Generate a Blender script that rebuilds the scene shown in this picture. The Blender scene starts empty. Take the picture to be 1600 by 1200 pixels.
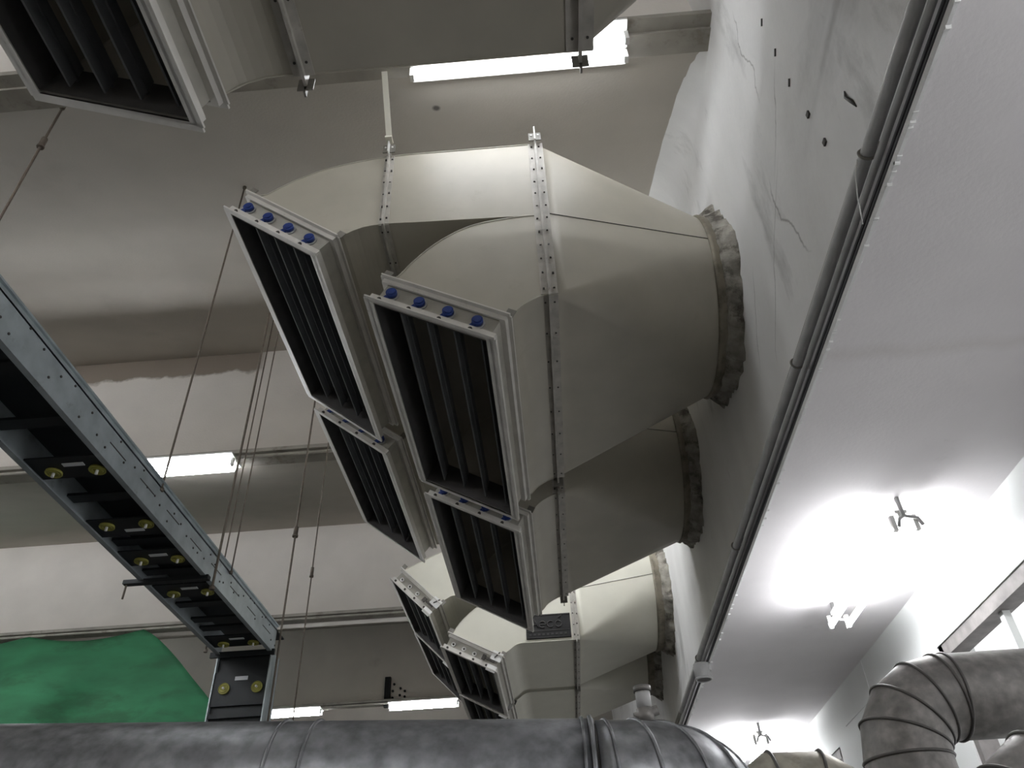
import bpy, bmesh, math, random
from mathutils import Vector, Matrix
random.seed(7)
S = bpy.context.scene
COL = S.collection
Z0 = 1.6                      # camera height; all coordinates below are relative to the camera point

# ---------------------------------------------------------------- camera
yaw, pitch, roll, F = -0.03867, 0.6732968, -0.050606, 1227.58
fw = Vector((math.sin(yaw)*math.cos(pitch), math.cos(yaw)*math.cos(pitch), math.sin(pitch)))
r0 = Vector((math.cos(yaw), -math.sin(yaw), 0)); u0 = r0.cross(fw)
rr = r0*math.cos(roll) + u0*math.sin(roll); uu = -r0*math.sin(roll) + u0*math.cos(roll)
cd = bpy.data.cameras.new('camera'); cam = bpy.data.objects.new('camera', cd); COL.objects.link(cam)
M = Matrix((rr, uu, -fw)).transposed().to_4x4(); M.translation = Vector((0, 0, Z0)); cam.matrix_world = M
cd.sensor_fit = 'HORIZONTAL'; cd.sensor_width = 36; cd.lens = 36*F/1600; cd.clip_start = .02; cd.clip_end = 200
S.camera = cam

# ---------------------------------------------------------------- world and exposure
w = bpy.data.worlds.new('daylight'); S.world = w; w.use_nodes = True
w.node_tree.nodes['Background'].inputs[0].default_value = (.98, .99, 1, 1)
w.node_tree.nodes['Background'].inputs[1].default_value = 1.15
S.view_settings.view_transform = 'Standard'; S.view_settings.look = 'None'
S.view_settings.exposure = 0.18; S.view_settings.gamma = 1; S.view_settings.use_curve_mapping = False
HALL = 11.0                   # emission of the hall tubes
BAY = 5.5                    # emission of the low bay tubes

# ---------------------------------------------------------------- materials
def mat(name, col, rough=.7, metal=0, var=.12, scale=6, bump=0, bscale=40, dark=None, thr=.6, dscale=3, dfac=.6, stretch=None, spec=.4):
    m = bpy.data.materials.new(name); m.use_nodes = True; nt = m.node_tree; N = nt.nodes; L = nt.links
    b = N['Principled BSDF']; b.inputs['Roughness'].default_value = rough; b.inputs['Metallic'].default_value = metal
    b.inputs['Specular IOR Level'].default_value = spec
    tc = N.new('ShaderNodeTexCoord'); mp = N.new('ShaderNodeMapping'); L.new(tc.outputs['Object'], mp.inputs[0])
    if stretch: mp.inputs['Scale'].default_value = stretch
    n = N.new('ShaderNodeTexNoise'); n.inputs['Scale'].default_value = scale; n.inputs['Detail'].default_value = 6
    L.new(mp.outputs[0], n.inputs['Vector'])
    cr = N.new('ShaderNodeValToRGB'); L.new(n.outputs[0], cr.inputs[0])
    lo = [c*(1-var) for c in col]; hi = [min(1, c*(1+var)) for c in col]
    cr.color_ramp.elements[0].position = .3; cr.color_ramp.elements[1].position = .7
    cr.color_ramp.elements[0].color = (*lo, 1); cr.color_ramp.elements[1].color = (*hi, 1)
    out = cr.outputs[0]
    if dark:
        n2 = N.new('ShaderNodeTexNoise'); n2.inputs['Scale'].default_value = dscale; n2.inputs['Detail'].default_value = 8; n2.inputs['Roughness'].default_value = .65
        L.new(mp.outputs[0], n2.inputs['Vector'])
        r2 = N.new('ShaderNodeValToRGB'); L.new(n2.outputs[0], r2.inputs[0])
        r2.color_ramp.elements[0].position = thr; r2.color_ramp.elements[1].position = min(1, thr+.12)
        r2.color_ramp.elements[0].color = (0, 0, 0, 1); r2.color_ramp.elements[1].color = (dfac,)*3+(1,)
        mx = N.new('ShaderNodeMix'); mx.data_type = 'RGBA'; L.new(r2.outputs[0], mx.inputs[0]); L.new(out, mx.inputs[6])
        mx.inputs[7].default_value = (*dark, 1); out = mx.outputs[2]
    L.new(out, b.inputs['Base Color'])
    if bump:
        nb = N.new('ShaderNodeTexNoise'); nb.inputs['Scale'].default_value = bscale; nb.inputs['Detail'].default_value = 4
        L.new(mp.outputs[0], nb.inputs['Vector'])
        bp = N.new('ShaderNodeBump'); bp.inputs['Strength'].default_value = bump; bp.inputs['Distance'].default_value = .01
        L.new(nb.outputs[0], bp.inputs['Height']); L.new(bp.outputs[0], b.inputs['Normal'])
    return m
def emis(name, col, s):
    m = bpy.data.materials.new(name); m.use_nodes = True; nt = m.node_tree
    b = nt.nodes['Principled BSDF']; b.inputs['Base Color'].default_value = (.9, .9, .9, 1)
    b.inputs['Emission Color'].default_value = (*col, 1); b.inputs['Emission Strength'].default_value = s
    return m
def math_node(nt, op, a, b=None, clamp=False):
    n = nt.nodes.new('ShaderNodeMath'); n.operation = op; n.use_clamp = clamp
    for i, v in enumerate((a, b)):
        if v is None: continue
        if isinstance(v, (int, float)): n.inputs[i].default_value = v
        else: nt.links.new(v, n.inputs[i])
    return n.outputs[0]
def overlay(m, fac_fn, col):
    """mix a stain colour over a material's base colour; fac_fn(nt, x, y, z, noise) gives the mask socket"""
    nt = m.node_tree; b = nt.nodes['Principled BSDF']; src = b.inputs['Base Color'].links[0].from_socket
    tc = nt.nodes.new('ShaderNodeTexCoord'); sp = nt.nodes.new('ShaderNodeSeparateXYZ'); nt.links.new(tc.outputs['Object'], sp.inputs[0])
    nz = nt.nodes.new('ShaderNodeTexNoise'); nz.inputs['Scale'].default_value = 5; nz.inputs['Detail'].default_value = 7
    nt.links.new(tc.outputs['Object'], nz.inputs['Vector'])
    f = fac_fn(nt, sp.outputs[0], sp.outputs[1], sp.outputs[2], nz.outputs[0])
    mx = nt.nodes.new('ShaderNodeMix'); mx.data_type = 'RGBA'; nt.links.new(f, mx.inputs[0]); nt.links.new(src, mx.inputs[6])
    mx.inputs[7].default_value = (*col, 1); nt.links.new(mx.outputs[2], b.inputs['Base Color'])

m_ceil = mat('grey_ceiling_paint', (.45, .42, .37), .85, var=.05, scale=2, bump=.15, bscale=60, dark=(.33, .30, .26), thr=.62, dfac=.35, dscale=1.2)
m_face = mat('pale_beam_face', (.74, .70, .65), .85, var=.05, scale=2, bump=.15, bscale=60, dark=(.42, .38, .34), thr=.62, dfac=.35, dscale=1.6)  # upright beam faces set paler than the sloping bays
m_wall = mat('white_wall_plaster', (.80, .80, .795), .85, var=.05, scale=2.5, bump=.25, bscale=25, dark=(.30, .30, .29), thr=.585, dfac=.5, dscale=1.5, stretch=(1, 1.4, .5))
m_low = mat('low_ceiling_paint', (.80, .775, .785), .8, var=.03, scale=3, bump=.1, bscale=50, dark=(.5, .48, .48), thr=.66, dfac=.4, dscale=2)
m_rwall = mat('window_wall_paint', (.72, .74, .73), .8, var=.03, scale=3)
m_duct = mat('cream_painted_sheet', (.44, .415, .35), .42, var=.06, scale=4, dark=(.33, .29, .22), thr=.62, dfac=.35, dscale=5, bump=.05, bscale=5, spec=.45)
m_duct2 = mat('pale_cream_sheet', (.66, .645, .56), .45, var=.04, scale=4, dark=(.4, .36, .3), thr=.66, dfac=.3, dscale=6, spec=.45)
m_flange = mat('flange_strip_metal', (.46, .44, .40), .45, var=.18, scale=14, dark=(.16, .11, .08), thr=.6, dfac=.7, dscale=12)
m_flangedk = mat('dark_flange_steel', (.20, .19, .17), .5, var=.2, scale=14)
m_frame = mat('outlet_frame_paint', (.62, .60, .56), .5, var=.08, scale=10, dark=(.2, .17, .14), thr=.64, dfac=.6, dscale=14)
m_box = mat('outlet_box_zinc', (.40, .385, .34), .5, var=.12, scale=9)
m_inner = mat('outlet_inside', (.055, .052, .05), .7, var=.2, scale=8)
m_vane = mat('grey_vane_steel', (.14, .145, .15), .55, var=.12, scale=8)
m_blue = mat('blue_plastic', (.02, .045, .20), .35, var=.15, scale=20)
m_bolt = mat('dark_bolt', (.05, .045, .04), .5)
m_mortar = mat('rough_mortar', (.30, .285, .25), .95, var=.35, scale=14, bump=1, bscale=22, dark=(.07, .06, .05), thr=.5, dfac=.85, dscale=8)
m_stain = mat('stained_collar_sheet', (.25, .225, .175), .6, var=.25, scale=7, dark=(.10, .085, .06), thr=.5, dfac=.7, dscale=6)
m_galv = mat('galvanised_sheet', (.22, .225, .235), .42, metal=.75, var=.38, scale=22, dark=(.22, .22, .23), thr=.52, dfac=.6, dscale=9, bump=.06, bscale=8)
m_galv2 = mat('dull_galvanised_sheet', (.20, .19, .18), .5, metal=.4, var=.3, scale=26, dark=(.16, .155, .15), thr=.52, dfac=.6, dscale=8, bump=.06, bscale=8)
m_galv3 = mat('stained_galvanised_sheet', (.34, .32, .27), .5, metal=.4, var=.3, scale=15, dark=(.2, .17, .12), thr=.52, dfac=.7, dscale=10)
m_seam = mat('dark_seam', (.10, .095, .09), .5, metal=.4)
m_tray = mat('tray_galvanised', (.40, .45, .47), .42, metal=.5, var=.15, scale=9, dark=(.2, .2, .2), thr=.6, dfac=.5, dscale=12)
m_plate = mat('dark_tray_plate', (.013, .016, .018), .5, metal=.2, var=.2, scale=7)
m_yel = mat('yellow_plastic', (.30, .29, .06), .5, var=.15, scale=25)
m_label = mat('white_label', (.62, .64, .66), .6, var=.04)
m_net = mat('green_netting', (.025, .14, .062), .8, var=.28, scale=2.2, stretch=(.5, 1, 1.6), dark=(.02, .09, .04), thr=.5, dfac=.85, dscale=1.5)  # dark mix puts the shade of the folds into the net colour
m_rod = mat('rusty_rod', (.15, .125, .10), .7, var=.2, scale=30)
m_white = mat('white_enamel', (.78, .78, .76), .45, var=.03)
m_cond = mat('grey_conduit', (.42, .42, .42), .5, var=.12, scale=12)
m_cable = mat('dark_cable', (.09, .09, .095), .6, var=.2, scale=15)
m_letter = mat('embossed_dark_letter', (.05, .047, .047), .4)
m_black = mat('black_plaque', (.012, .012, .012), .8, var=.2, scale=15)
m_rail = mat('dirty_beam_paint', (.36, .34, .30), .8, var=.15, scale=5, dark=(.15, .13, .1), thr=.55, dfac=.6, dscale=6)
m_floor = mat('concrete_floor', (.03, .028, .026), .7, var=.12, scale=2)
m_bayfloor = mat('bounce_bay_floor', (.24, .235, .23), .7, var=.12, scale=2)  # pale so that bay lamp light bounces up to the low ceiling
m_wframe = mat('old_window_frame', (.17, .16, .155), .7, var=.25, scale=12)
m_tubeH = emis('hall_tube_glow', (.94, .96, 1), HALL*8)
m_tubeN = emis('near_tube_glow', (.94, .96, 1), HALL*1.75)
m_tubeB = emis('bay_tube_glow', (.97, .98, 1), BAY*8)
m_glass = bpy.data.materials.new('window_glass'); m_glass.use_nodes = True
_n = m_glass.node_tree; _n.nodes.clear(); _o = _n.nodes.new('ShaderNodeOutputMaterial'); _t = _n.nodes.new('ShaderNodeBsdfTransparent'); _g = _n.nodes.new('ShaderNodeBsdfGlossy')
_g.inputs['Roughness'].default_value = .05; _m = _n.nodes.new('ShaderNodeMixShader'); _m.inputs[0].default_value = .08
_n.links.new(_t.outputs[0], _m.inputs[1]); _n.links.new(_g.outputs[0], _m.inputs[2]); _n.links.new(_m.outputs[0], _o.inputs[0])

# ---------------------------------------------------------------- helpers
def V(*a): return Vector(a)
class MB:
    def __init__(s, *mats): s.bm = bmesh.new(); s.mats = list(mats)
    def quad(s, pts, mi=0):
        f = s.bm.faces.new([s.bm.verts.new(p) for p in pts]); f.material_index = mi; return f
    def obox(s, c, ax, h, mi=0):
        c = Vector(c); vs = []
        for k in range(8):
            sg = [(-1, 1)[(k >> i) & 1] for i in range(3)]
            vs.append(s.bm.verts.new(c + sum((Vector(ax[i])*h[i]*sg[i] for i in range(3)), Vector())))
        for f in ((0, 2, 3, 1), (4, 5, 7, 6), (0, 1, 5, 4), (2, 6, 7, 3), (0, 4, 6, 2), (1, 3, 7, 5)):
            s.bm.faces.new([vs[i] for i in f]).material_index = mi
        return s
    def box(s, x0, x1, y0, y1, z0, z1, mi=0):
        return s.obox(((x0+x1)/2, (y0+y1)/2, (z0+z1)/2), ((1, 0, 0), (0, 1, 0), (0, 0, 1)), (abs(x1-x0)/2, abs(y1-y0)/2, abs(z1-z0)/2), mi)
    def bar(s, p, q, w, h, up=(0, 0, 1), mi=0):
        p, q = Vector(p), Vector(q); d = (q-p).normalized(); u = Vector(up); sd = d.cross(u).normalized(); u = sd.cross(d)
        return s.obox((p+q)/2, (d, sd, u), ((q-p).length/2, w/2, h/2), mi)
    def tube(s, pts, r, n=12, mi=0, caps=True):
        pts = [Vector(p) for p in pts]; rings = []; R = r if isinstance(r, (list, tuple)) else [r]*len(pts)
        t = (pts[1]-pts[0]).normalized(); ref = V(0, 0, 1) if abs(t.z) < .9 else V(1, 0, 0); a = t.cross(ref).normalized()
        for i, p in enumerate(pts):
            t = ((pts[min(i+1, len(pts)-1)]-p).normalized() + (p-pts[max(i-1, 0)]).normalized())
            t = t.normalized() if t.length > 1e-6 else V(0, 0, 1)
            a = (a - t*a.dot(t)).normalized(); b = t.cross(a)
            rings.append([s.bm.verts.new(p + (a*math.cos(k*2*math.pi/n) + b*math.sin(k*2*math.pi/n))*R[i]) for k in range(n)])
        for i in range(len(rings)-1):
            for k in range(n):
                f = s.bm.faces.new((rings[i][k], rings[i][(k+1) % n], rings[i+1][(k+1) % n], rings[i+1][k])); f.material_index = mi; f.smooth = True
        if caps:
            for q in (rings[0][::-1], rings[-1]): s.bm.faces.new(q).material_index = mi
        return s
    def cyl(s, p, q, r, n=16, mi=0): return s.tube([p, q], r, n, mi)
    def torus(s, c, axis, R, r, n=48, m=8, mi=0, a0=0, a1=2*math.pi):
        c = Vector(c); ax = Vector(axis).normalized(); e = ax.orthogonal().normalized(); f = ax.cross(e)
        rings = []
        for i in range(n):
            a = 2*math.pi*i/n; d = e*math.cos(a)+f*math.sin(a)
            rings.append([s.bm.verts.new(c + d*(R+r*math.cos(2*math.pi*j/m)) + ax*r*math.sin(2*math.pi*j/m)) for j in range(m)])
        for i in range(n):
            for j in range(m):
                g = s.bm.faces.new((rings[i][j], rings[(i+1) % n][j], rings[(i+1) % n][(j+1) % m], rings[i][(j+1) % m])); g.smooth = True; g.material_index = mi
        return s
    def loft(s, rings, mi=0, closed=True, smooth=True):
        rv = [[s.bm.verts.new(p) for p in r] for r in rings]
        for i in range(len(rv)-1):
            n = len(rv[i])
            for k in range(n if closed else n-1):
                q = [rv[i][k], rv[i][(k+1) % n], rv[i+1][(k+1) % n], rv[i+1][k]]
                f = s.bm.faces.new(q); f.smooth = smooth; f.material_index = mi
        return s
    def build(s, name, parent=None, normals=True, merge=0, bevel=0):
        if merge: bmesh.ops.remove_doubles(s.bm, verts=s.bm.verts, dist=merge)
        if normals: bmesh.ops.recalc_face_normals(s.bm, faces=s.bm.faces)
        me = bpy.data.meshes.new(name); s.bm.to_mesh(me); s.bm.free()
        for m in s.mats: me.materials.append(m)
        o = bpy.data.objects.new(name, me); COL.objects.link(o)
        base = V(0, 0, Z0)
        q = parent
        while q is not None: base = base - q.location; q = q.parent
        o.location = base
        if parent: o.parent = parent
        if bevel:
            md = o.modifiers.new('bevel', 'BEVEL'); md.width = bevel; md.segments = 2; md.limit_method = 'ANGLE'
        return o
def tag(o, label, cat, group=None, kind=None):
    o['label'] = label; o['category'] = cat
    if group: o['group'] = group
    if kind: o['kind'] = kind
    return o
def struct(o, label=None):
    o['kind'] = 'structure'
    if label: o['label'] = label
    return o
def empty(name, loc):
    o = bpy.data.objects.new(name, None); COL.objects.link(o); o.location = (loc[0], loc[1], loc[2]+Z0); o.empty_display_size = .1
    return o
def copy_tree(o, parent=None, dy=0, dx=0):
    c = o.copy(); COL.objects.link(c)
    if parent: c.parent = parent
    else: c.location = o.location + V(dx, dy, 0)
    for ch in list(o.children): copy_tree(ch, c)
    return c
def catmull(P, n=8):
    P = [Vector(p) for p in P]; Q = [P[0]*2-P[1]] + P + [P[-1]*2-P[-2]]; out = []
    for i in range(1, len(Q)-2):
        a, b, c, d = Q[i-1:i+3]
        for k in range(n):
            t = k/n; out.append(.5*((2*b)+(c-a)*t+(2*a-5*b+4*c-d)*t*t+(3*b-a-3*c+d)*t**3))
    out.append(P[-1]); return out
def resample(P, n):
    L = [0]
    for i in range(1, len(P)): L.append(L[-1]+(P[i]-P[i-1]).length)
    out = []; j = 0
    for k in range(n+1):
        t = L[-1]*k/n
        while j < len(P)-2 and L[j+1] < t: j += 1
        s_ = (t-L[j])/max(1e-9, L[j+1]-L[j]); out.append(P[j].lerp(P[j+1], min(1, s_)))
    return out

# ================================================================ SETTING
XW = 1.156; XR = 2.304; ZL = 1.98; XLft = -14.0; YB = -4.2; YE = 18.2; FL = -1.6
ROWS = [-1.52, 2.46, 6.46, 10.48, 14.44]; SOF = .02; ZR = 4.4; ZC = 5.88; XH = .92
# stepped saw-tooth ceiling: each bay rises towards the next upright beam face
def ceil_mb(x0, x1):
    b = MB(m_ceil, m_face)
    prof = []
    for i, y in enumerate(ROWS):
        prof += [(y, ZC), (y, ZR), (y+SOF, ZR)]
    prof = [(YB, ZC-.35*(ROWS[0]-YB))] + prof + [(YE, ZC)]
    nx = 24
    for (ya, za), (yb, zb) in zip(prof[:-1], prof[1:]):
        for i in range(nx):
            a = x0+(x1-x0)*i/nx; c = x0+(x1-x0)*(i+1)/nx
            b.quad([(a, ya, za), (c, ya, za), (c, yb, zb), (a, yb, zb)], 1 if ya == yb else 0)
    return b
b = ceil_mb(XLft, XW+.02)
def leak(nt, x, y, z, nz):      # brown leak stain along the top of the second beam face, ragged lower edge
    e = math_node(nt, 'SUBTRACT', z, math_node(nt, 'MULTIPLY', nz, .22))
    a = math_node(nt, 'MULTIPLY', math_node(nt, 'SUBTRACT', e, 5.48), 22, True)
    k = math_node(nt, 'MULTIPLY', math_node(nt, 'SUBTRACT', y, 6.40), 60, True)
    k2 = math_node(nt, 'MULTIPLY', math_node(nt, 'SUBTRACT', 6.50, y), 60, True)
    xx = math_node(nt, 'MULTIPLY', math_node(nt, 'SUBTRACT', -2.95, x), 9, True)
    return math_node(nt, 'MULTIPLY', math_node(nt, 'MULTIPLY', a, .85), math_node(nt, 'MULTIPLY', xx, math_node(nt, 'MULTIPLY', k, k2)))
overlay(m_face, leak, (.20, .155, .115))
def spot(nt, x, y, z, nz):      # dark plugged hole
    dx = math_node(nt, 'SUBTRACT', x, -.5003); dy = math_node(nt, 'SUBTRACT', y, 2.786)
    d = math_node(nt, 'SQRT', math_node(nt, 'ADD', math_node(nt, 'MULTIPLY', dx, dx), math_node(nt, 'MULTIPLY', dy, dy)))
    d = math_node(nt, 'ADD', d, math_node(nt, 'MULTIPLY', nz, .03))
    return math_node(nt, 'MULTIPLY', math_node(nt, 'SUBTRACT', .046, d), 60, True)
overlay(m_ceil, spot, (.12, .11, .10))
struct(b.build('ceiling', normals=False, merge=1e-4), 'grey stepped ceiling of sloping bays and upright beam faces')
# haunch where each sloping bay meets the duct wall
b = MB(m_wall)
for i, y in enumerate(ROWS):
    y1 = ROWS[i+1] if i+1 < len(ROWS) else YE
    ys, zs = y, ZR; n = 12; rings = []
    for k in range(n+1):
        yy = ys+(y1-ys)*k/n; zz = ZR+(ZC-ZR)*(yy-(y+SOF))/(y1-(y+SOF)); zz = max(zz, ZR)
        pr = []
        for j in range(9):
            t = j/8; x = XH+(XW-XH)*math.sin(t*math.pi/2)**.8; z = zz+.02+(ZR-.03-zz-.02)*(1-math.cos(t*math.pi/2))
            pr.append((x, yy, z))
        rings.append(pr)
    b.loft(rings, closed=False)
struct(b.build('trim_1', normals=False), 'rounded plaster haunch between sloping ceiling and duct wall')
# soffit bands under each beam face
for i, y in enumerate(ROWS[1:]):
    b = MB(m_rail); b.box(XLft, XW, y-.20, y-.12, ZR-.01, ZR+.03); b.box(XLft, XW, y-.12, y+.02, ZR-.03, ZR+.01)
    if i: b.tube([(XLft, y-.155, ZR-.03), (XW, y-.155, ZR-.03)], .018, 8)
    struct(b.build('trim_%d' % (i+2)))
# duct wall above the low bay
b = MB(m_wall); b.box(XW, XW+.2, YB, YE, ZL+.01, ZC+.1)
def smudge(nt, x, y, z, nz):
    a = math_node(nt, 'SUBTRACT', 1.0, math_node(nt, 'MULTIPLY', math_node(nt, 'ABSOLUTE', math_node(nt, 'SUBTRACT', z, math_node(nt, 'ADD', 2.50, math_node(nt, 'MULTIPLY', nz, .55)))), 4.2), True)
    c = math_node(nt, 'SUBTRACT', 1.0, math_node(nt, 'MULTIPLY', math_node(nt, 'ABSOLUTE', math_node(nt, 'SUBTRACT', y, 1.3)), 1.2), True)
    n2 = nt.nodes.new('ShaderNodeTexNoise'); n2.inputs['Scale'].default_value = 7; n2.inputs['Detail'].default_value = 9; n2.inputs['Distortion'].default_value = 1.4
    k = math_node(nt, 'MULTIPLY', math_node(nt, 'SUBTRACT', n2.outputs[0], .40), 5, True)
    return math_node(nt, 'MULTIPLY', math_node(nt, 'MULTIPLY', a, c), math_node(nt, 'MULTIPLY', k, .9))
overlay(m_wall, smudge, (.22, .22, .215))
def cracks(nt, x, y, z, nz):
    def crack(c0, k, amp, w, y0, y1):
        # wavering line y = c0 + k*(z-3) + noise
        n2 = nt.nodes.new('ShaderNodeTexNoise'); n2.inputs['Scale'].default_value = 3.2; n2.inputs['Detail'].default_value = 8
        l = math_node(nt, 'ADD', c0, math_node(nt, 'ADD', math_node(nt, 'MULTIPLY', math_node(nt, 'SUBTRACT', z, 3.0), k), math_node(nt, 'MULTIPLY', math_node(nt, 'SUBTRACT', n2.outputs[0], .5), amp)))
        d = math_node(nt, 'ABSOLUTE', math_node(nt, 'SUBTRACT', y, l))
        f = math_node(nt, 'MULTIPLY', math_node(nt, 'SUBTRACT', w, d), 1/w, True)
        g = math_node(nt, 'MULTIPLY', math_node(nt, 'MULTIPLY', math_node(nt, 'SUBTRACT', z, y0), 8, True), math_node(nt, 'MULTIPLY', math_node(nt, 'SUBTRACT', y1, z), 8, True))
        return math_node(nt, 'MULTIPLY', f, g)
    f = crack(2.33, .35, 1.1, .010, 2.35, 3.0)
    for a in ((2.05, -1.3, 1.2, .009, 2.35, 2.95), (2.15, -.9, 1.3, .010, 2.9, 3.25), (2.75, -.8, .6, .008, 2.5, 2.95), (7.0, -1.0, .6, .02, 2.2, 2.7), (2.3, -.2, 1.0, .008, 3.3, 4.0)):
        f = math_node(nt, 'ADD', f, crack(*a), True)
    return math_node(nt, 'MULTIPLY', f, .6)
overlay(m_wall, cracks, (.13, .125, .12))
struct(b.build('wall_middle'), 'white plaster wall with round duct openings above the low bay')
# low bay ceiling and window wall
b = MB(m_low); b.box(XW-.002, XR+.02, YB, YE, ZL, ZL+.12)
def joint(nt, x, y, z, nz):
    d = math_node(nt, 'ABSOLUTE', math_node(nt, 'SUBTRACT', y, math_node(nt, 'ADD', 2.40, math_node(nt, 'MULTIPLY', nz, .10))))
    return math_node(nt, 'MULTIPLY', math_node(nt, 'SUBTRACT', .06, d), 6, True)
overlay(m_low, joint, (.66, .625, .60))
struct(b.build('ceiling.001'), 'white flat ceiling of the low side bay')
b = MB(m_rwall); WT = XR+.22
for (y0, y1, z0, z1) in ((YB, YE, 1.62, ZL+.1), (YB, YE, FL, .1), (4.9, 7.2, .1, 1.62), (9.8, 12, .1, 1.62), (14.5, YE, .1, 1.62), (YB, -2.5, .1, 1.62)):
    b.box(XR, WT, y0, y1, z0, z1)
b.box(XR-.004, XR, 6.15, 6.165, 1.66, 1.975); b.box(XR-.004, XR, 5.9, 6.9, 1.70, 1.712)
struct(b.build('wall_right'), 'white wall with bright windows below the low bay ceiling')
for n, (y0, y1) in enumerate(((-2.5, 4.9), (7.2, 9.8), (12, 14.5))):
    e = empty('window_%d' % (n+1), (XR+.08, (y0+y1)/2, .1)); struct(e)
    f = MB(m_wframe); f.box(XR+.01, XR+.12, y0, y1, 1.545, 1.62); f.box(XR+.01, XR+.12, y0, y1, .1, .16)
    f.box(XR+.01, XR+.12, y0, y0+.06, .1, 1.62); f.box(XR+.01, XR+.12, y1-.05, y1, .1, 1.62)
    f.build('window_frame', e)
    k = 4.17 if n == 0 else y1-.9
    while k > y0+.2:
        f = MB(m_rwall); f.box(XR+.05, XR+.09, k-.022, k+.022, .16, 1.55); f.build('mullion', e); k -= .95
    f = MB(m_glass); f.quad([(XR+.08, y0, .1), (XR+.08, y1, .1), (XR+.08, y1, 1.6), (XR+.08, y0, 1.6)]); f.build('pane', e)
b = MB(m_floor); b.box(XLft-.2, WT, YB-.2, YE+.2, FL-.1, FL); struct(b.build('floor'))
b = MB(m_bayfloor); b.box(.9, WT, YB-.2, YE+.2, FL-.05, FL+.012); struct(b.build('floor.001'), 'paler floor slab added to bounce light up in the low side bay')  # slab added over the floor as an unseen bounce surface
b = MB(m_ceil); b.box(XLft-.2, XLft, YB, YE, FL, ZC+.2); struct(b.build('wall_left'))
b = MB(m_ceil); b.box(XLft-.2, WT, YE, YE+.2, FL, ZC+.2); struct(b.build('wall_far'))
b = MB(m_ceil); b.box(XLft-.2, WT, YB-.2, YB, FL, ZC+.2); struct(b.build('wall_near'))

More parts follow.
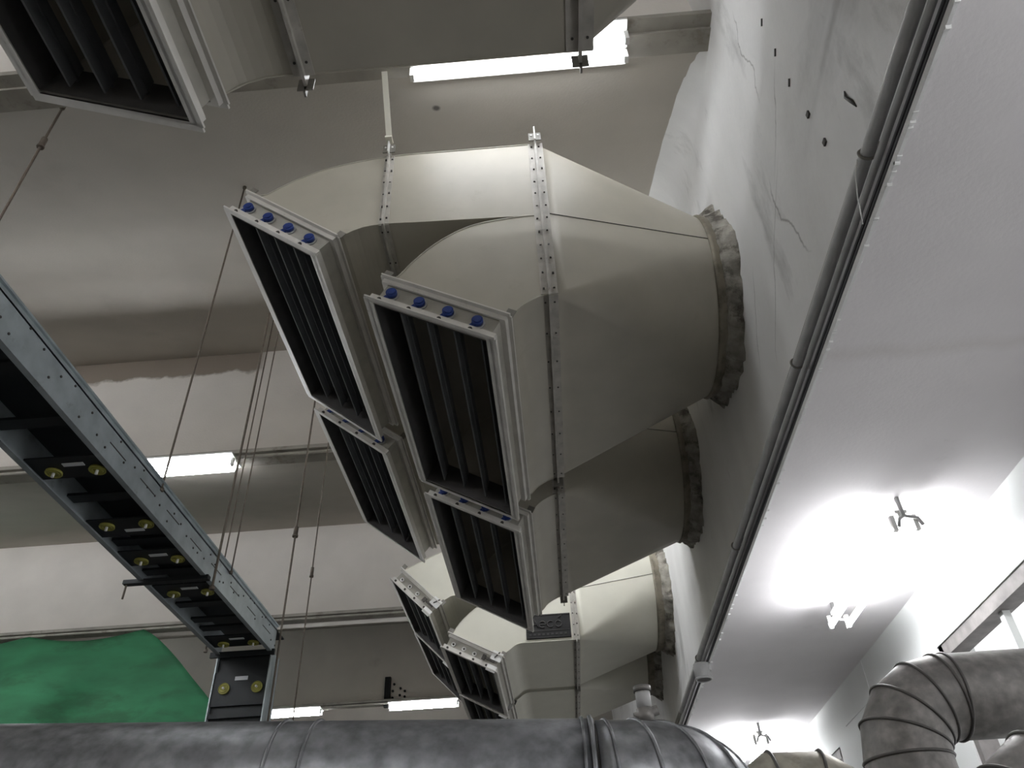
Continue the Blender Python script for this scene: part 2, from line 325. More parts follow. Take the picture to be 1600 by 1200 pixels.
# ================================================================ DUCT UNITS
def nozzle(unit, a, b, c, d, la, lb, style, edge_in=.03):
    """c,d = upper frame front edge (left,right) in XZ; la,lb = lower frame; a..b = depth"""
    c, d, la, lb = [V(p[0], 0, p[1]) for p in (c, d, la, lb)]
    e = (d-c).normalized(); ax = V(e.z, 0, -e.x)     # outlet direction, down and to the left
    h = max(.10, (((la-c).dot(ax))+((lb-d).dot(ax)))/2)
    la = c+ax*h; lb = d+ax*h; Y = V(0, 1, 0)
    ci, di = c+e*edge_in, d-e*edge_in
    ya, yb = a+.012, b-.012
    def P(v, y): return V(v.x, y, v.z)
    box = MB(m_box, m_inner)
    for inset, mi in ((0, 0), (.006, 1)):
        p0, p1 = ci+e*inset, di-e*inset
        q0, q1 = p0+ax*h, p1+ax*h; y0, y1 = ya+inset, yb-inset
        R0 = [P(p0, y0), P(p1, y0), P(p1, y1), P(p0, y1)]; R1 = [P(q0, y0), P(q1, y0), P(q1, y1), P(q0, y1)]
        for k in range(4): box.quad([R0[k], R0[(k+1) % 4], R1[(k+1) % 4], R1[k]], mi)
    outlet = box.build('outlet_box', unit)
    def ring(pa, pb, t, w, name, lip):
        f = MB(m_frame, m_flangedk)
        pm = (pa+pb)/2
        # front and back bars, left and right bars; each an angle iron with a fin
        for (y, sg) in ((a, -1), (b, 1)):
            f.obox(P(pm, y+sg*.003), (e, ax, Y), ((pb-pa).length/2, t/2, .006), 0)
            f.obox(P(pm+ax*lip*(t/2-.004), y+sg*.015), (e, ax, Y), ((pb-pa).length/2+.014, .004, .018), 0)
        for (p, sg) in ((pa, -1), (pb, 1)):
            f.obox(P(p-e*sg*(edge_in*.5), (a+b)/2), (e, ax, Y), (edge_in*.55, t/2, (b-a)/2), 0)
            f.obox(P(p+ax*lip*(t/2-.004)+e*sg*.004, (a+b)/2), (e, ax, Y), (.018, .004, (b-a)/2+.014), 0)
        return f.build(name, unit)
    ring(c+ax*.012, d+ax*.012, .034, .03, 'outlet_frame', -1)
    fr = ring(la-ax*.02, lb-ax*.02, .046, .03, 'outlet_frame', 1)
    # corner lugs of the upper frame
    for p in (c, d):
        lug = MB(m_flangedk); lug.obox(P(p-ax*.03, a-.004), (e, ax, Y), (.022, .022, .003)); lug.build('corner_lug', unit)
    # bolts on the front bar
    L = (lb-la).length
    for k in range(4):
        p = la-ax*.02+e*(L*(.08+.245*k)); bo = MB(m_bolt); bo.cyl(P(p, a-.004), P(p, a-.015), .0115, 8); bo.build('bolt', fr)
    # vanes
    n = 4; W = (di-ci).length
    for k in range(n):
        p = ci+e*(W*(k+.72)/(n+.2))+ax*(h*.42); tl = (ax*1.0+e*.30).normalized(); nn = V(tl.z, 0, -tl.x)
        v = MB(m_vane); v.obox(P(p, (a+b)/2), (tl, nn, Y), (.058, .004, (b-a)/2-.03)); v.cyl(P(p, a+.02), P(p, b-.02), .008, 8)
        v.build('vane', outlet)
    cm = c+ax*(h*.5)
    if style == 'knob':
        for k in range(4):
            p = cm+e*(L*(.13+.232*k))
            kb = MB(m_blue, m_cond); kb.cyl(P(p, ya), P(p, ya-.008), .036, 20, 1); kb.cyl(P(p, ya-.008), P(p, ya-.03), .028, 20, 0); kb.cyl(P(p, ya-.03), P(p, ya-.036), .020, 20, 0)
            kb.obox(P(p+ax*.030-e*.012, ya-.012), ((ax-e*.35).normalized(), (e+ax*.35).normalized(), Y), (.030, .015, .004), 0)
            kb.build('knob', outlet)
    elif style == 'hole':
        for k in range(3):
            p = cm+e*(L*(.14+.2*k))
            kb = MB(m_white, m_bolt); kb.torus(P(p, ya-.004), (0, 1, 0), .016, .006, 16, 6); kb.cyl(P(p, ya), P(p, ya-.003), .013, 12, 1); kb.build('grommet', outlet)
        p = d-e*.045+ax*(h*.5)
        pl = MB(m_white, m_bolt); pl.obox(P(p-ax*(h*.5)+ax*.02, a-.02), (e, ax, Y), (.05, .042, .004)); pl.obox(P(p+ax*(h*.5)-ax*.01, a-.02), (e, ax, Y), (.045, .03, .004))
        pl.obox(P(p-ax*(h*.45), a-.027), ((e+ax*.4).normalized(), (ax-e*.4).normalized(), Y), (.005, .035, .003), 1)
        pl.obox(P(p-e*.05, a-.024), (e, ax, Y), (.055, .008, .006), 1); pl.obox(P(p-e*.105, a-.024), (e, ax, Y), (.016, .024, .008), 1)
        pl.build('latch', outlet)
    return ci, di

def branch(unit, a, b, outer, inner, m, flanges=(), zoff=0):
    O = resample(catmull([V(p[0], 0, p[1]) for p in outer]), 40); I = resample(catmull([V(p[0], 0, p[1]) for p in inner]), 40)
    mb = MB(m, m_seam)
    def P(v, y): return V(v.x, y, v.z)
    for k in range(40):
        for y in (a, b):
            f = mb.quad([P(O[k], y), P(O[k+1], y), P(I[k+1], y), P(I[k], y)])
        for Q in (O, I):
            f = mb.quad([P(Q[k], a), P(Q[k+1], a), P(Q[k+1], b), P(Q[k], b)]); f.smooth = True
    for Q in (O, I):
        for y in (a, b): mb.tube([P(q, y) for q in Q[::2]+[Q[-1]]], .0045, 5, 0, caps=False)
    o = mb.build('branch_duct', unit)
    return o

def rect_flange(unit, x, a, b, z0, z1, name='flange', wide=.04, thin=False, midz=None):
    f = MB(m_flange, m_bolt, m_flangedk)
    t = .030
    # upright fin round the duct
    for (y0, y1, zz0, zz1) in ((a-t, a, z0-t, z1+t), (b, b+t, z0-t, z1+t), (a, b, z0-t, z0), (a, b, z1, z1+t)):
        f.box(x-.006, x+.006, y0, y1, zz0, zz1)
    for sg in (-1, 1):
        xa, xb = sorted((x+sg*.006, x+sg*wide))
        f.box(xa, xb, a-.005, a, z0, z1); f.box(xa, xb, b, b+.005, z0, z1); f.box(xa, xb, a, b, z0-.005, z0); f.box(xa, xb, a, b, z1, z1+.005)
        n = int((z1-z0)/.11)
        for k in range(n+1):
            z = z0+.04+(z1-z0-.08)*k/max(1, n); xx = x+sg*(wide*.55)+random.uniform(-.004, .004)
            f.cyl((xx, a-.005, z+random.uniform(-.015, .015)), (xx, a-.0085, z), .0055, 6, 1)
        n = int((b-a)/.22)
        for k in range(n+1):
            y = a+.05+(b-a-.1)*k/n; f.cyl((x+sg*wide*.55, y, z0-.005), (x+sg*wide*.55, y, z0-.0085), .0055, 6, 1)
    o = f.build(name, unit)
    lug = MB(m_flangedk, m_white)
    lug.box(x-.036, x+.036, a-t-.006, a-t, z1-.01, z1+.06); lug.box(x-.004, x+.004, a-t-.03, a-t, z1-.03, z1+.09, 1)
    for s_ in (-.02, .02): lug.cyl((x+s_, a-t-.006, z1+.035), (x+s_, a-t-.010, z1+.035), .006, 8, 1)
    lug.build('corner_bracket', unit)
    lug = MB(m_flangedk); lug.box(x-.03, x+.03, b+t, b+t+.006, z0-.05, z0+.02); lug.box(x-.004, x+.004, b+t, b+t+.02, z0-.07, z0+.02); lug.build('corner_bracket', unit)
    return o

def transition(unit, x0, a, b, z0, z1, x1, yc, zc, r, m, seamz=None):
    corners = [(b, z1), (a, z1), (a, z0), (b, z0)]
    per = []
    for q in range(4):
        for k in range(17):
            an = math.radians(90*q+90*k/16); per.append((corners[q], (yc+r*math.cos(an), zc+r*math.sin(an))))
    rings = []
    for j in range(11):
        t = j/10; rings.append([V(x0+(x1-x0)*t, p[0][0]*(1-t)+p[1][0]*t, p[0][1]*(1-t)+p[1][1]*t) for p in per])
    mb = MB(m, m_seam); mb.loft(rings)
    if seamz:
        mb.tube([(x0, a-.002, seamz), (x1, yc-r-.002, zc+r*.02)], .0022, 5, 1)
    mb.build('transition_cone', unit, merge=1e-5)

def collar(unit, x1, yc, zc, r, m, seed, thick=.05):
    rd = random.Random(seed)
    c = MB(m_stain); n = 64
    prof = [(x1-.004, r), (x1-.002, r+.010), (x1+.012, r+.016), (x1+.024, r+.008), (x1+.05, r+.004), (XW+.01, r+.004)]
    rings = [[V(x, yc+q*math.cos(2*math.pi*k/n), zc+q*math.sin(2*math.pi*k/n)) for k in range(n)] for x, q in prof]
    c.loft(rings); c.build('collar', unit)
    mt = MB(m_mortar); n = 96
    offs = [thick*(.55+.45*math.sin(k*.35+seed)+rd.uniform(-.35, .5)) for k in range(n)]
    rings = []
    for (x, s_, q0) in ((XW-.085, 0, .0), (XW-.07, .35, .008), (XW-.035, .7, .012), (XW-.012, 1, .012), (XW+.01, 1.15, .015)):
        rings.append([V(x+rd.uniform(-.008, .008)*(1 if s_ < 1 else .2), yc+(r+q0+max(0, offs[k])*s_)*math.cos(2*math.pi*k/n), zc+(r+q0+max(0, offs[k])*s_)*math.sin(2*math.pi*k/n)) for k in range(n)])
    mt.loft(rings); o = mt.build('mortar_ring', unit); o['label'] = 'rough dirty mortar packed round the duct opening'

YA, YAb = 2.736, 4.423
def unit_large(name):
    a, b_, xf, zb, zs, zt = YA, YAb, .10, 2.725, 3.325, 3.965
    u = empty(name, (xf, a, zb))
    # upper branch
    n1c, n1d, n1a, n1b = (-1.553, 3.708), (-1.004, 3.268), (-1.617, 3.538), (-1.113, 3.148)
    n2c, n2d, n2a, n2b = (-.722, 2.925), (-.110, 2.590), (-.810, 2.790), (-.185, 2.445)
    ci, di = nozzle(u, a, b_, n1c, n1d, n1a, n1b, 'knob')
    branch(u, a, b_, [(xf, zt), (-.33, zt), (-.755, zt-.004), (-1.091, 3.901), (-1.305, 3.803), (-1.46, 3.69), (ci.x, ci.z)],
           [(xf, zs+.002), (-.10, zs+.006), (-.5, 3.345), (-.76, 3.356), (-.893, 3.335), (-.965, 3.29), (di.x, di.z)], m_duct)
    rect_flange(u, -.757, a, b_, 3.352, zt, 'flange', .028)
    ci, di = nozzle(u, a, b_, n2c, n2d, n2a, n2b, 'knob')
    branch(u, a, b_, [(xf, zs), (.03, zs), (-.05, 3.321), (-.268, 3.285), (-.438, 3.187), (-.569, 3.054), (-.65, 2.94), (ci.x, ci.z)],
           [(xf, zb), (.085, zb), (.024, 2.702), (-.04, 2.661), (-.09, 2.61), (di.x, di.z)], m_duct)
    rect_flange(u, xf, a, b_, zb, zt, 'flange', .042)
    x1 = XW-.125; yc = (a+b_)/2; zc = 3.345
    transition(u, xf, a, b_, zb, zt, x1, yc, zc, .55, m_duct, zs+.02)
    collar(u, x1, yc, zc, .55, m_duct, 3)
    return u
uA = unit_large('air_duct_unit')
tag(uA, 'large cream forked air duct with two blue-knobbed louvred outlets, nearest complete one', 'air duct', 'forked air duct units along the white wall')
uB = copy_tree(uA, dy=1.90)
tag(uB, 'dark forked air duct directly behind the nearest one, mostly in its shade', 'air duct', 'forked air duct units along the white wall')

def unit_small(name, sign):
    a, b_, xf, zb, zs, zt = 7.15, 8.48, .20, 2.65, 3.14, 3.78
    u = empty(name, (xf, a, zb))
    ci, di = nozzle(u, a, b_, (-1.455, 3.468), (-1.065, 3.071), (-1.537, 3.347), (-1.167, 2.957), 'hole', .02)
    branch(u, a, b_, [(xf, zt), (-.5, zt), (-.85, 3.72), (-1.08, 3.62), (-1.3, 3.52), (ci.x, ci.z)], [(xf, zs), (-.5, zs+.02), (-.8, 3.15), (-.95, 3.16), (di.x, di.z)], m_duct2)
    ci, di = nozzle(u, a, b_, (-.975, 2.783), (-.491, 2.53), (-1.046, 2.661), (-.559, 2.39), 'hole', .02)
    branch(u, a, b_, [(xf, zs-.004), (-.4, zs-.004), (-.58, 3.11), (-.72, 3.02), (-.86, 2.90), (ci.x, ci.z)], [(xf, zb), (-.2, zb), (-.34, 2.645), (-.43, 2.59), (di.x, di.z)], m_duct2)
    rect_flange(u, xf, a, b_, zb, zt, 'flange', .03)
    x1 = XW-.15; yc = (a+b_)/2-.01; zc = 3.29
    transition(u, xf, a, b_, zb, zt, x1, yc, zc, .53, m_duct2, zs)
    collar(u, x1, yc, zc, .53, m_duct2, 9, .07)
    if sign:
        pl = MB(m_black, m_letter); pl.box(-.26, .155, a-.012, a-.001, 2.675, 2.905)
        for (x0, x1_, z0, z1) in ((-.25, .145, 2.893, 2.898), (-.25, .145, 2.745, 2.749), (-.25, .145, 2.682, 2.686)): pl.box(x0, x1_, a-.0155, a-.011, z0, z1, 1)
        sg = pl.build('plaque', u); sg['label'] = 'black plaque with raised lettering'
        # raised letters A e c o above a row of small characters
        def glyph(strokes, x, z, s_, w_):
            for st in strokes: lt.tube([(x+px*s_, a-.015, z+pz*s_) for px, pz in st], w_, 6)
        lt = MB(m_letter)
        arc = lambda cx, cz, r_, a0, a1: [(cx+r_*math.cos(math.radians(a0+(a1-a0)*k/12)), cz+r_*math.sin(math.radians(a0+(a1-a0)*k/12))) for k in range(13)]
        A_ = [[(0, 0), (.45, 1.05), (.9, 0)], [(.2, .4), (.7, .4)]]
        e_ = [arc(.38, .36, .34, 0, 310), [(.04, .36), (.72, .36)]]
        c_ = [arc(.38, .36, .34, 45, 315)]; o_ = [arc(.38, .36, .34, 0, 360)]
        for g_, x in ((A_, -.225), (e_, -.14), (c_, -.065), (o_, .01)): glyph(g_, x, 2.775, .088, .005)
        lt.tube([(.045, a-.015, 2.865), (.075, a-.015, 2.885)], .005, 6)
        for k in range(9): lt.box(-.235+k*.041, -.235+k*.041+.022, a-.0155, a-.011, 2.705, 2.722)
        lt.build('lettering', sg)
    return u
uC = unit_small('air_duct_unit', True)
tag(uC, 'pale cream forked air duct carrying a black plaque, with open-hole louvred outlets', 'air duct', 'pale air duct units further down the wall')
ref = uC
uD = copy_tree(uC, dy=1.44)
for o in list(uD.children):
    if o.name.startswith('plaque'):
        for q in list(o.children): bpy.data.objects.remove(q)
        bpy.data.objects.remove(o)
tag(uD, 'cream air duct furthest down the wall, just above the long silver pipe', 'air duct', 'pale air duct units further down the wall')

def unit_over(name):
    a, b_, xf, zb, zt = -.19, 1.5, .25, 2.725, 3.5
    u = empty(name, (xf, a, zb))
    ci, di = nozzle(u, a, b_, (-1.735, 2.905), (-1.045, 2.60), (-1.80, 2.757), (-1.115, 2.475), 'none')
    branch(u, a, b_, [(xf, zt), (-.8, zt), (-1.25, 3.42), (-1.55, 3.2), (ci.x, ci.z)], [(xf, zb), (-.4, zb), (-.74, zb+.004), (-.87, 2.735), (-.98, 2.70), (-1.05, 2.63), (di.x, di.z)], m_duct)
    rect_flange(u, -.765, a, b_, zb, zt, 'flange', .04)
    rect_flange(u, xf, a, b_, zb, zt, 'flange', .05)
    x1 = XW-.125; yc = (a+b_)/2; zc = 3.345
    transition(u, xf, a, b_, zb, zt, x1, yc, zc, .5, m_duct)
    collar(u, x1, yc, zc, .5, m_duct, 5)
    return u
uZ = unit_over('air_duct_unit')
tag(uZ, 'cream air duct overhead at the top of the view, its dark louvred outlet top left', 'air duct')

# ================================================================ LAMPS
def lamp(x0, x1, y, z, label, group, tubem, along='x', top=.135):
    hw = .02 if along == 'x' else .011
    e = empty('fluorescent_lamp', ((x0+x1)/2, y, z+.09)) if along == 'x' else empty('fluorescent_lamp', (y, (x0+x1)/2, z+.09))
    def P(u, v, ww): return (u, y+v, z+ww) if along == 'x' else (y+v, u, z+ww)
    def bx(mb, u0, u1, v0, v1, w0, w1, mi=0):
        p, q = P(u0, v0, w0), P(u1, v1, w1); mb.box(p[0], q[0], p[1], q[1], p[2], q[2], mi)
    h = MB(m_white); bx(h, x0-.01, x1+.01, -.02, .02, .05, .075); bx(h, x0-.01, x1+.01, -top, top, .072, .09)
    h.build('housing', e)
    for v in (-.055, .055):
        t = MB(tubem); t.cyl(P(x0+.02, v, .0), P(x1-.02, v, .0), .018, 12); t.build('tube', e)
        for xx in (x0, x1):
            c = MB(m_white); bx(c, xx-.012, xx+.012, v-hw, v+hw, -.022, .06); c.build('lamp_holder', e)
    tag(e, label, 'lamp', group)
    return e
g = 'fluorescent lamps under the hall beams'
lamp(-.585, .66, 2.37, 4.28, 'bright white fluorescent lamp under the beam above the nearest complete duct', g, m_tubeN)
lamp(-4.25, -3.01, 6.33, 4.28, 'fluorescent lamp glowing beside the dark tray', g, m_tubeH)
lamp(-.55, .65, 6.33, 4.28, 'fluorescent lamp hidden behind the two large ducts', g, m_tubeH)
lamp(-5.45, -4.25, 14.32, 4.28, 'small distant fluorescent lamp just right of the tray drop', g, m_tubeH)
lamp(-3.02, -1.80, 14.32, 4.28, 'small distant fluorescent lamp left of the pale duct outlets', g, m_tubeH)
for y, xs in ((-1.64, (-12, -9.5, -7.5, -5.5, -3.5, -.6)), (2.34, (-12, -10.4, -9, -7.6, -5.6)), (6.33, (-12, -10.5, -9, -7.6)), (10.36, (-13, -10.8))):  # unseen lamps added as fill for the ceiling and walls
    for x in xs: lamp(x, x+1.2, y, 4.28, 'added fill lamp under a hall beam, outside the view', g, m_tubeH)
gb = 'lamps on the low bay ceiling'
def baylamp(y0, label):
    e = lamp(y0, y0+1.3, 1.80, 1.825, label, gb, m_tubeB, 'y', .03)
    for yy in (y0-.02, y0+1.32):
        c = MB(m_cond); c.cyl((1.80, yy, 1.985), (1.80, yy, 1.875), .012, 8); c.tube([(1.76, yy, 1.82), (1.775, yy, 1.86), (1.80, yy, 1.875), (1.865, yy, 1.86), (1.88, yy, 1.82)], .009, 6)
        c.build('mounting_clip', e)
    return e
baylamp(-.7, 'added fill lamp on the low ceiling overhead, outside the right edge of the view')  # unseen lamp added to brighten the near part of the low ceiling
baylamp(3.67, 'glaring fluorescent lamp on the low white ceiling at right')
baylamp(11.4, 'added fill lamp on the low ceiling, hidden behind the long silver duct')  # hidden lamp added to brighten the far end of the bay
baylamp(7.75, 'second glaring lamp on the low ceiling, near the bottom of the view')

# ================================================================ TRAY
TX0, TX1, TZ0, TZ1, TY = -2.39, -2.0, 2.06, 2.245, 5.40
t = empty('cable_tray', (-2.19, 5.4, .6))
s_ = MB(m_tray, m_bolt); s_.box(TX1-.006, TX1, -1, TY+.03, TZ0, TZ1); s_.box(TX1-.03, TX1, -1, TY+.03, TZ0-.004, TZ0); s_.box(TX1-.02, TX1+.012, -1, TY+.03, TZ1, TZ1+.01)
rd = random.Random(4)
for k in range(46):
    y = 1.6+k*.085+rd.uniform(-.02, .02); z = TZ0+.03+rd.random()*.13; s_.cyl((TX1, y, z), (TX1+.004, y, z), .006, 6, 1)
for k in range(8):
    y = 2.9+k*.32; s_.box(TX1, TX1+.002, y, y+.16, 2.145, 2.15, 1)
o = s_.build('side_plate', t); o['label'] = 'galvanised outer side plate of the tray'
s_ = MB(m_tray); s_.box(TX0, TX0+.006, -1, TY+.03, TZ0, TZ1); s_.box(TX0-.012, TX0+.02, -1, TY+.03, TZ0-.006, TZ0); s_.build('side_plate', t)
s_ = MB(m_plate); s_.box(TX0, TX1, -1, TY+.2, TZ1-.03, TZ1-.02); s_.build('top_plate', t)
def reel(parent, c, ax, r=.038):
    c = Vector(c); ax = Vector(ax)
    m = MB(m_yel, m_white); m.cyl(c, c+ax*.008, r, 24); m.torus(c+ax*.009, ax, r*.62, .0035, 24, 6); m.torus(c+ax*.009, ax, r*.95, .0035, 24, 6); m.cyl(c, c+ax*.03, .007, 8, 1)
    m.build('yellow_reel', parent)
    return
for (yc, yl) in ((1.35, 1.30), (3.0, 2.947), (3.53, 3.59), (3.94, 3.885), (4.39, 4.33), (5.24, 5.16)):
    m = MB(m_plate); y0, y1 = min(yc, yl)-.06, max(yc, yl)+.06; m.box(TX0+.01, TX1-.008, y0, y1, TZ0+.012, TZ0+.02); m.build('cross_plate', t)
    for x in (-2.295, -2.085): reel(t, (x, yc, TZ0+.012), (0, 0, -1))
    m = MB(m_label); m.box(-2.225, -2.125, yl-.012, yl+.012, TZ0+.008, TZ0+.012); m.build('label_plate', t)
for y in (.6, 1.75, 2.25, 2.62, 3.26, 3.74, 4.12, 4.60, 4.85, 5.0):
    m = MB(m_plate); m.box(TX0+.01, TX1-.008, y, y+.07, TZ0+.04, TZ0+.055); m.build('cross_bar', t)
# upright section
m = MB(m_plate); m.box(TX0+.01, TX1-.01, TY+.02, TY+.03, .4, 2.05); m.build('cover_plate', t)
m = MB(m_tray); m.box(TX1-.008, TX1, TY-.01, TY+.17, .4, 2.06); m.box(TX0, TX0+.008, TY-.01, TY+.17, .4, 2.06); m.box(TX0, TX1, TY+.165, TY+.17, .4, 2.06); m.build('upright_channel', t)
m = MB(m_plate); m.box(TX0-.05, TX1+.02, TY-.02, TY+.0, 2.03, 2.07); m.build('corner_bar', t)
m = MB(m_plate); m.box(TX0+.01, TX1-.01, TY, TY+.02, 1.70, 1.93); m.build('cross_plate', t)
for z in (1.62, 1.52, 1.3): 
    m = MB(m_plate); m.box(TX0+.01, TX1-.01, TY-.005, TY+.02, z, z+.03); m.build('cross_bar', t)
for x in (-2.30, -2.07): reel(t, (x, TY, 1.815), (0, -1, 0))
m = MB(m_label); m.box(-2.235, -2.145, TY-.004, TY, 1.868, 1.895); m.build('label_plate', t)
m = MB(m_plate); m.box(TX0-.10, TX1+.015, 4.14, 4.18, 2.035, 2.06); m.build('hanger_bar', t)
m = MB(m_rod); m.cyl((TX0-.085, 4.16, 2.06), (TX0-.085, 4.16, 1.95), .006, 8); m.build('stud', t)
tag(t, 'long dark metal cable tray with galvanised side and yellow reels, turning down at its end', 'cable tray')

# hanging rods
def zc_at(y):
    for i in range(len(ROWS)-1, -1, -1):
        if y >= ROWS[i]:
            y1 = ROWS[i+1] if i+1 < len(ROWS) else YE
            return ZR+max(0, (y-ROWS[i]-SOF))*(ZC-ZR)/(y1-ROWS[i]-SOF)
    return ZC
def rod(x, y, zlo, label, r=.006, coup=None):
    e = MB(m_rod); e.cyl((x, y, zlo), (x, y, zc_at(y)+.01), r, 8); e.cyl((x, y, zc_at(y)-.02), (x, y, zc_at(y)+.01), r*2.2, 8)
    if coup: e.cyl((x, y, coup), (x, y, coup+.07), r*2.4, 8); e.cyl((x, y, coup-.015), (x, y, coup), r*3, 8)
    e.cyl((x, y, zlo), (x, y, zlo+.02), r*2.2, 6)
    tag(e.build('hanging_rod'), label, 'rod', 'thin steel rods hanging from the ceiling')
rod(-2.0, 3.434, 2.2, 'thin rod hanging left of the nearest duct down to the tray beside the lamp')
rod(-2.739, 2.494, 2.0, 'thin rod with a coupling at the left under the overhead duct outlet', .007, 4.0)
rod(-1.974, 4.20, 1.99, 'thickest of the rods close together, reaching the tray underside', .008)
rod(-1.985, 4.44, 2.2, 'thin rod just right of the thickest rod at the tray', .005)
rod(-2.45, 5.32, 2.05, 'thin rod reaching behind the tray near the lamp')
rod(-1.98, 5.46, 1.2, 'rod passing just right of the tray corner down to the silver pipe level', .008, 3.0)
rod(-1.98, 5.98, 1.2, 'thin rod right of the tray corner, nearest the duct outlets', .006, 2.9)
# strap hanger of the near duct
m = MB(m_duct2); m.bar((-.755, 2.42, 4.385), (-.757, YA-.04, 4.045), .034, .004, (0, 1, 0)); m.box(-.775, -.735, 2.65, 2.70, 4.035, 4.05)
tag(m.build('strap_hanger'), 'pale flat metal strap hanging from beam to the nearest duct flange', 'strap')

# ================================================================ NET
def net():
    mb = MB(m_net); nu, nv = 70, 36; grid = []
    for j in range(nv+1):
        v = j/nv; z = 4.30-1.9*v; xr = -5.62+1.15*min(1, v*1.7)**.8+.12*v; row = []
        for i in range(nu+1):
            u = i/nu; x = -10.5+(xr+10.5)*u
            y = 10.24-.03-.10*v+.14*v**.5*math.sin(x*3.1+v*3)-.07*math.sin(x*7+v*9)*v-.10*v*math.sin(v*8+x)
            zz = z-.22*math.sin(math.pi*((u*3) % 1))*(1-v)*.5-.10*v*(1-u)
            row.append(V(x, y-.04, zz))
        grid.append(row)
    mb.loft(grid, closed=False); o = mb.build('green_netting', normals=False)
    md = o.modifiers.new('thick', 'SOLIDIFY'); md.thickness = .006
    tag(o, 'green netting sheet hung from the far beam at lower left', 'net')
net()
# small bracket under far lamp
wb = empty('wall_bracket', (-3.09, 14.4, 4.33))
m = MB(m_plate); m.box(-3.14, -3.04, 14.36, 14.44, 4.33, 4.86); m.build('upright', wb)
for qx, qz in ((-2.98, 4.74), (-3.0, 4.62), (-3.0, 4.5), (-2.86, 4.66), (-2.78, 4.61), (-2.87, 4.54), (-2.78, 4.51)):
    m = MB(m_plate); m.cyl((qx, 14.445, qz), (qx, 14.42, qz), .022, 8); m.build('anchor_bolt', wb)
tag(wb, 'dark upright bracket with bolts on far beam above the small lamp', 'bracket')

# ================================================================ CONDUITS on the duct wall foot
def run(name, z, off, r, m_, label, y1=YE-.05, y0=YB+.05, wob=.0008):
    mb = MB(m_); pts = []; n = 60
    for k in range(n+1):
        y = y0+(y1-y0)*k/n; pts.append((XW-off+wob*math.sin(y*2.7+z*40), y, z+wob*1.2*math.sin(y*1.9+z*90)))
    mb.tube(pts, r, 10)
    return tag(mb.build(name), label, 'conduit' if name == 'conduit' else 'cable', 'conduit and cables along the foot of the white wall')
run('conduit', 2.088, .050, .022, m_cond, 'thickest grey conduit along the foot of the white wall', 7.6)
run('conduit', 2.050, .030, .012, m_cond, 'thinner grey conduit right under the thickest conduit', wob=.0008)
run('cable', 2.028, .012, .006, m_cable, 'dark cable below the thinner grey conduit', wob=.0008)
run('cable', 2.012, .010, .005, m_cable, 'lowest dark cable at the foot of the white wall', wob=.0008)
m = MB(m_wall); m.box(XW-.012, XW, YB, YE, ZL-.003, 2.003)
rd = random.Random(11)
for k in range(90):
    y = rd.uniform(.8, 9); q = rd.uniform(.003, .010); m.obox((XW-.006, y, ZL), ((1, 0, 0), (0, .8, .6), (0, -.6, .8)), (.008, q, q*.6))
struct(m.build('trim_6'), 'plaster edge strip along the foot of the duct wall')
for k, y in enumerate((1.58, 2.62, 4.3, 6.2)):
    m = MB(m_flangedk); m.torus((XW-.05, y, 2.088), (0, 1, 0), .026, .005, 20, 6); m.box(XW-.03, XW+.002, y-.012, y+.012, 2.108, 2.135)
    tag(m.build('conduit_clip'), 'dark clip holding the conduits, number %s along the wall foot' % ('one', 'two', 'three', 'four')[k] if 0 else
        ('dark clip on the conduits beside the dangling white string', 'dark clip on the conduits level with the nearest duct collar', 'dark clip on the conduits below the shaded second duct', 'dark clip on the conduits near the pale duct collar')[k], 'clip', 'clips on the conduits')
m = MB(m_white); m.tube([(XW-.075, 1.60, 2.09), (XW-.085, 1.63, 2.05), (XW-.08, 1.68, 2.0), (XW-.06, 1.75, 1.95)], .0022, 6)
tag(m.build('string'), 'short white string dangling from the conduits', 'string')
m = MB(m_cond, m_bolt); jy, jz = 6.03, 1.93; m.tube([(XW-.075, jy, jz-.055), (XW-.075, jy, jz+.055)], .06, 24, 0); m.torus((XW-.075, jy, jz-.055), (0, 0, 1), .058, .008, 24, 6); m.cyl((XW-.075, jy, jz-.057), (XW-.075, jy, jz-.0575), .05, 20, 1); m.box(XW-.04, XW-.010, jy-.03, jy+.03, jz+.0, jz+.06)
tag(m.build('junction_box'), 'round grey junction box on the conduits near the bottom of the wall', 'junction box')
m = MB(m_flangedk); m.box(XW-.011, XW-.001, YB+.05, YE-.05, 2.155, 2.212)  # thin dark strip stands in for the shadow band above the conduits
tag(m.build('shadow_strip'), 'flat dark strip standing for the shadow on the white wall just above the conduits', 'strip')
m = MB(m_bolt); m.tube([(XW-.003, 1.595, 2.47), (XW-.006, 1.60, 2.44), (XW-.004, 1.585, 2.39), (XW-.002, 1.58, 2.35)], [.002, .006, .008, .002], 6)
tag(m.build('plaster_chip'), 'dark torn plaster chip on the white wall near the upper conduits', 'chip')
# staples in the wall
for k, (y, z, txt) in enumerate(((1.862, 3.488, 'highest'), (1.869, 3.235, 'second'), (1.872, 2.996, 'third'), (1.848, 2.723, 'fourth'), (1.829, 2.51, 'lowest'))):
    m = MB(m_bolt); m.obox((XW-.002, y, z), ((1, 0, 0), (0, .6, .8), (0, -.8, .6)), (.004, .004, .016)) if k < 3 else m.box(XW-.008, XW+.001, y-.011, y+.011, z-.012, z+.012)
    tag(m.build('staple'), 'tiny dark staple in white wall, %s of five from the top' % txt, 'staple', 'staples in the white wall')

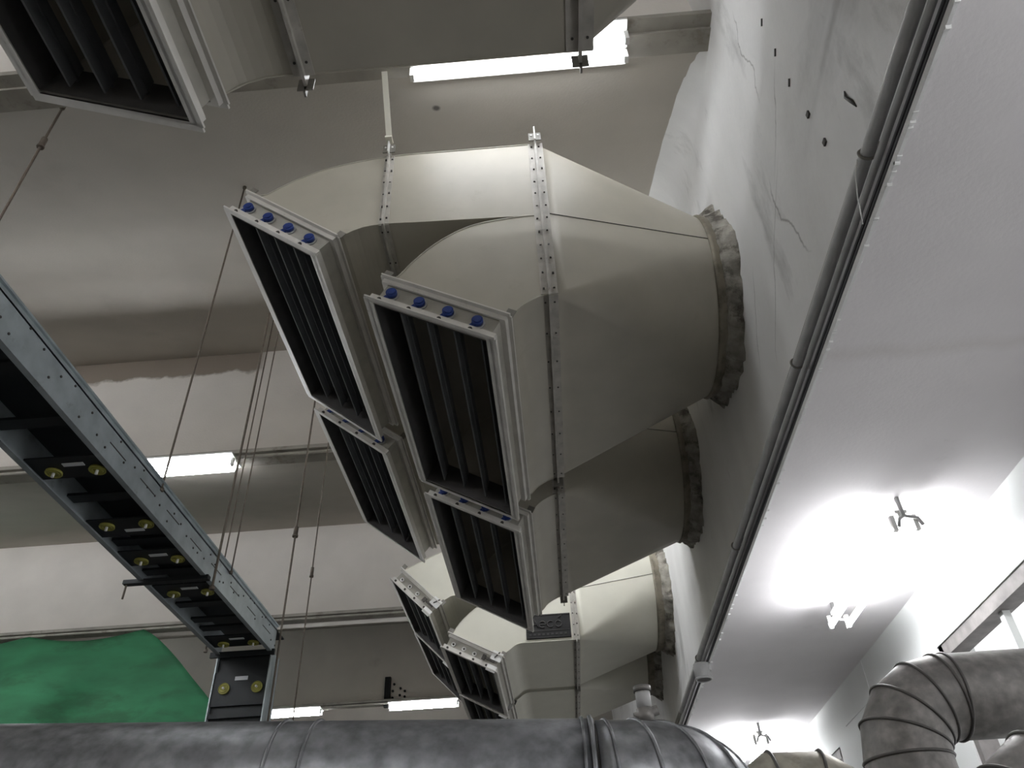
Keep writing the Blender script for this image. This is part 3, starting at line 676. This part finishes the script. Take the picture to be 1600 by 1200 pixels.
# ================================================================ ROUND PIPES
def arc_pts(c, e, f, R, a0, a1, n):
    c, e, f = Vector(c), Vector(e), Vector(f)
    return [c+(e*math.cos(math.radians(a0+(a1-a0)*k/n))+f*math.sin(math.radians(a0+(a1-a0)*k/n)))*R for k in range(n+1)]
def seamed(unit, name, pts, r, m, seams, seam_r=.006, label=None, segs=None):
    mb = MB(m, m_seam); mb.tube(pts, r, 56, 0)
    o = mb.build(name, unit)
    for (p, d) in seams:
        s = MB(m_seam if m is not m_galv else m_galv); s.torus(p, d, r+.001, seam_r, 56, 6); s.build('seam', o)
    return o
# long silver pipe across the bottom
R1 = .215; PY, PZ = 2.26, .395
u = empty('round_duct', (-1.5, PY, PZ-R1))
x_end = .075; TL = .05
seam = [((x, PY, PZ+(x_end-x)*TL), (1, .05, -TL)) for x in (-1.9, -.755, -.665, .04)]
seamed(u, 'straight_section', [(-4.5, PY, PZ+(x_end+4.5)*TL), (x_end, PY, PZ)], R1, m_galv, seam, .005)
m = MB(m_galv, m_bolt); m.torus((x_end, PY, PZ), (1, 0, 0), R1+.003, .006, 64, 8); m.cyl((x_end, PY, PZ), (x_end+.022, PY, PZ), R1-.014, 56, 1); m.build('joint_ring', u)
RC = .22; cx, cy = x_end+.03, PY+RC
pts = [(x_end+.014, PY, PZ), (cx, PY, PZ)]+arc_pts((cx, cy, PZ), (0, -1, 0), (1, 0, 0), RC, 0, 90, 5)[1:]+[(cx+RC, cy+.12, PZ)]
pts = [Vector(p) for p in pts]
seam = []
for k in (1, 2, 3, 4, 5, 6):
    d = (pts[k+1]-pts[k-1]).normalized(); seam.append((pts[k], d))
seamed(u, 'elbow', pts, R1-.006, m_galv, seam, .005)
tag(u, 'long silver galvanised round duct across the bottom, bending away at its right end', 'round duct')
m = MB(m_galv2, m_cond); vx, vy = .235, PY+.04
m.cyl((vx, vy, PZ+R1-.008), (vx, vy, PZ+R1+.035), .024, 20); m.cyl((vx-.03, vy, PZ+R1+.012), (vx+.035, vy, PZ+R1+.03), .014, 12)
m.cyl((vx, vy, PZ+R1+.035), (vx, vy, PZ+R1+.08), .021, 20, 1); m.cyl((vx, vy, PZ+R1+.08), (vx, vy, PZ+R1+.095), .025, 20, 0)
tag(m.build('valve'), 'small metal valve with round cap on top of the long silver duct', 'valve')

# right elbow pipes
def elbow_unit(cx, cy, z, r, RB, m_, xr_end, zlo, label, nseg=4):
    u = empty('round_duct', (cx-RB, cy, zlo))
    pts = [V(xr_end, cy, z), V(cx+.02, cy, z)]+arc_pts((cx, cy, z-RB), (0, 0, 1), (-1, 0, 0), RB, 0, 90, nseg)+[V(cx-RB, cy, zlo)]
    seam = []
    for k in range(1, len(pts)-1):
        seam.append((pts[k], (pts[k+1]-pts[k-1]).normalized()))
    seamed(u, 'elbow', pts, r, m_, seam, .006)
    tag(u, label, 'round duct', 'bent round ducts at lower right')
    return u
elbow_unit(1.515, 3.30, .90, .16, .22, m_galv2, XR+.1, -.6, 'dull grey round duct at right, running from window and bending down')
elbow_unit(1.51, 2.62, .465, .16, .24, m_galv2, XR+.1, -.6, 'lighter grey bent round duct in the bottom right corner')
u = empty('round_duct', (1.1, 3.3, -.4))
pts = [V(.64, 3.2, -.4), V(.645, 3.2, .46), V(.69, 3.2, .56), V(.76, 3.2, .605), V(.92, 3.2, .60), V(.99, 3.2, .56), V(1.02, 3.2, .3), V(1.02, 3.2, -.4)]
seamed(u, 'elbow', pts, .11, m_galv3, [(pts[3], V(1, 0, .1)), (pts[4], V(1, 0, -.15))], .006)
tag(u, 'brownish stained round duct at the bottom edge beside the silver one', 'round duct', 'bent round ducts at lower right')
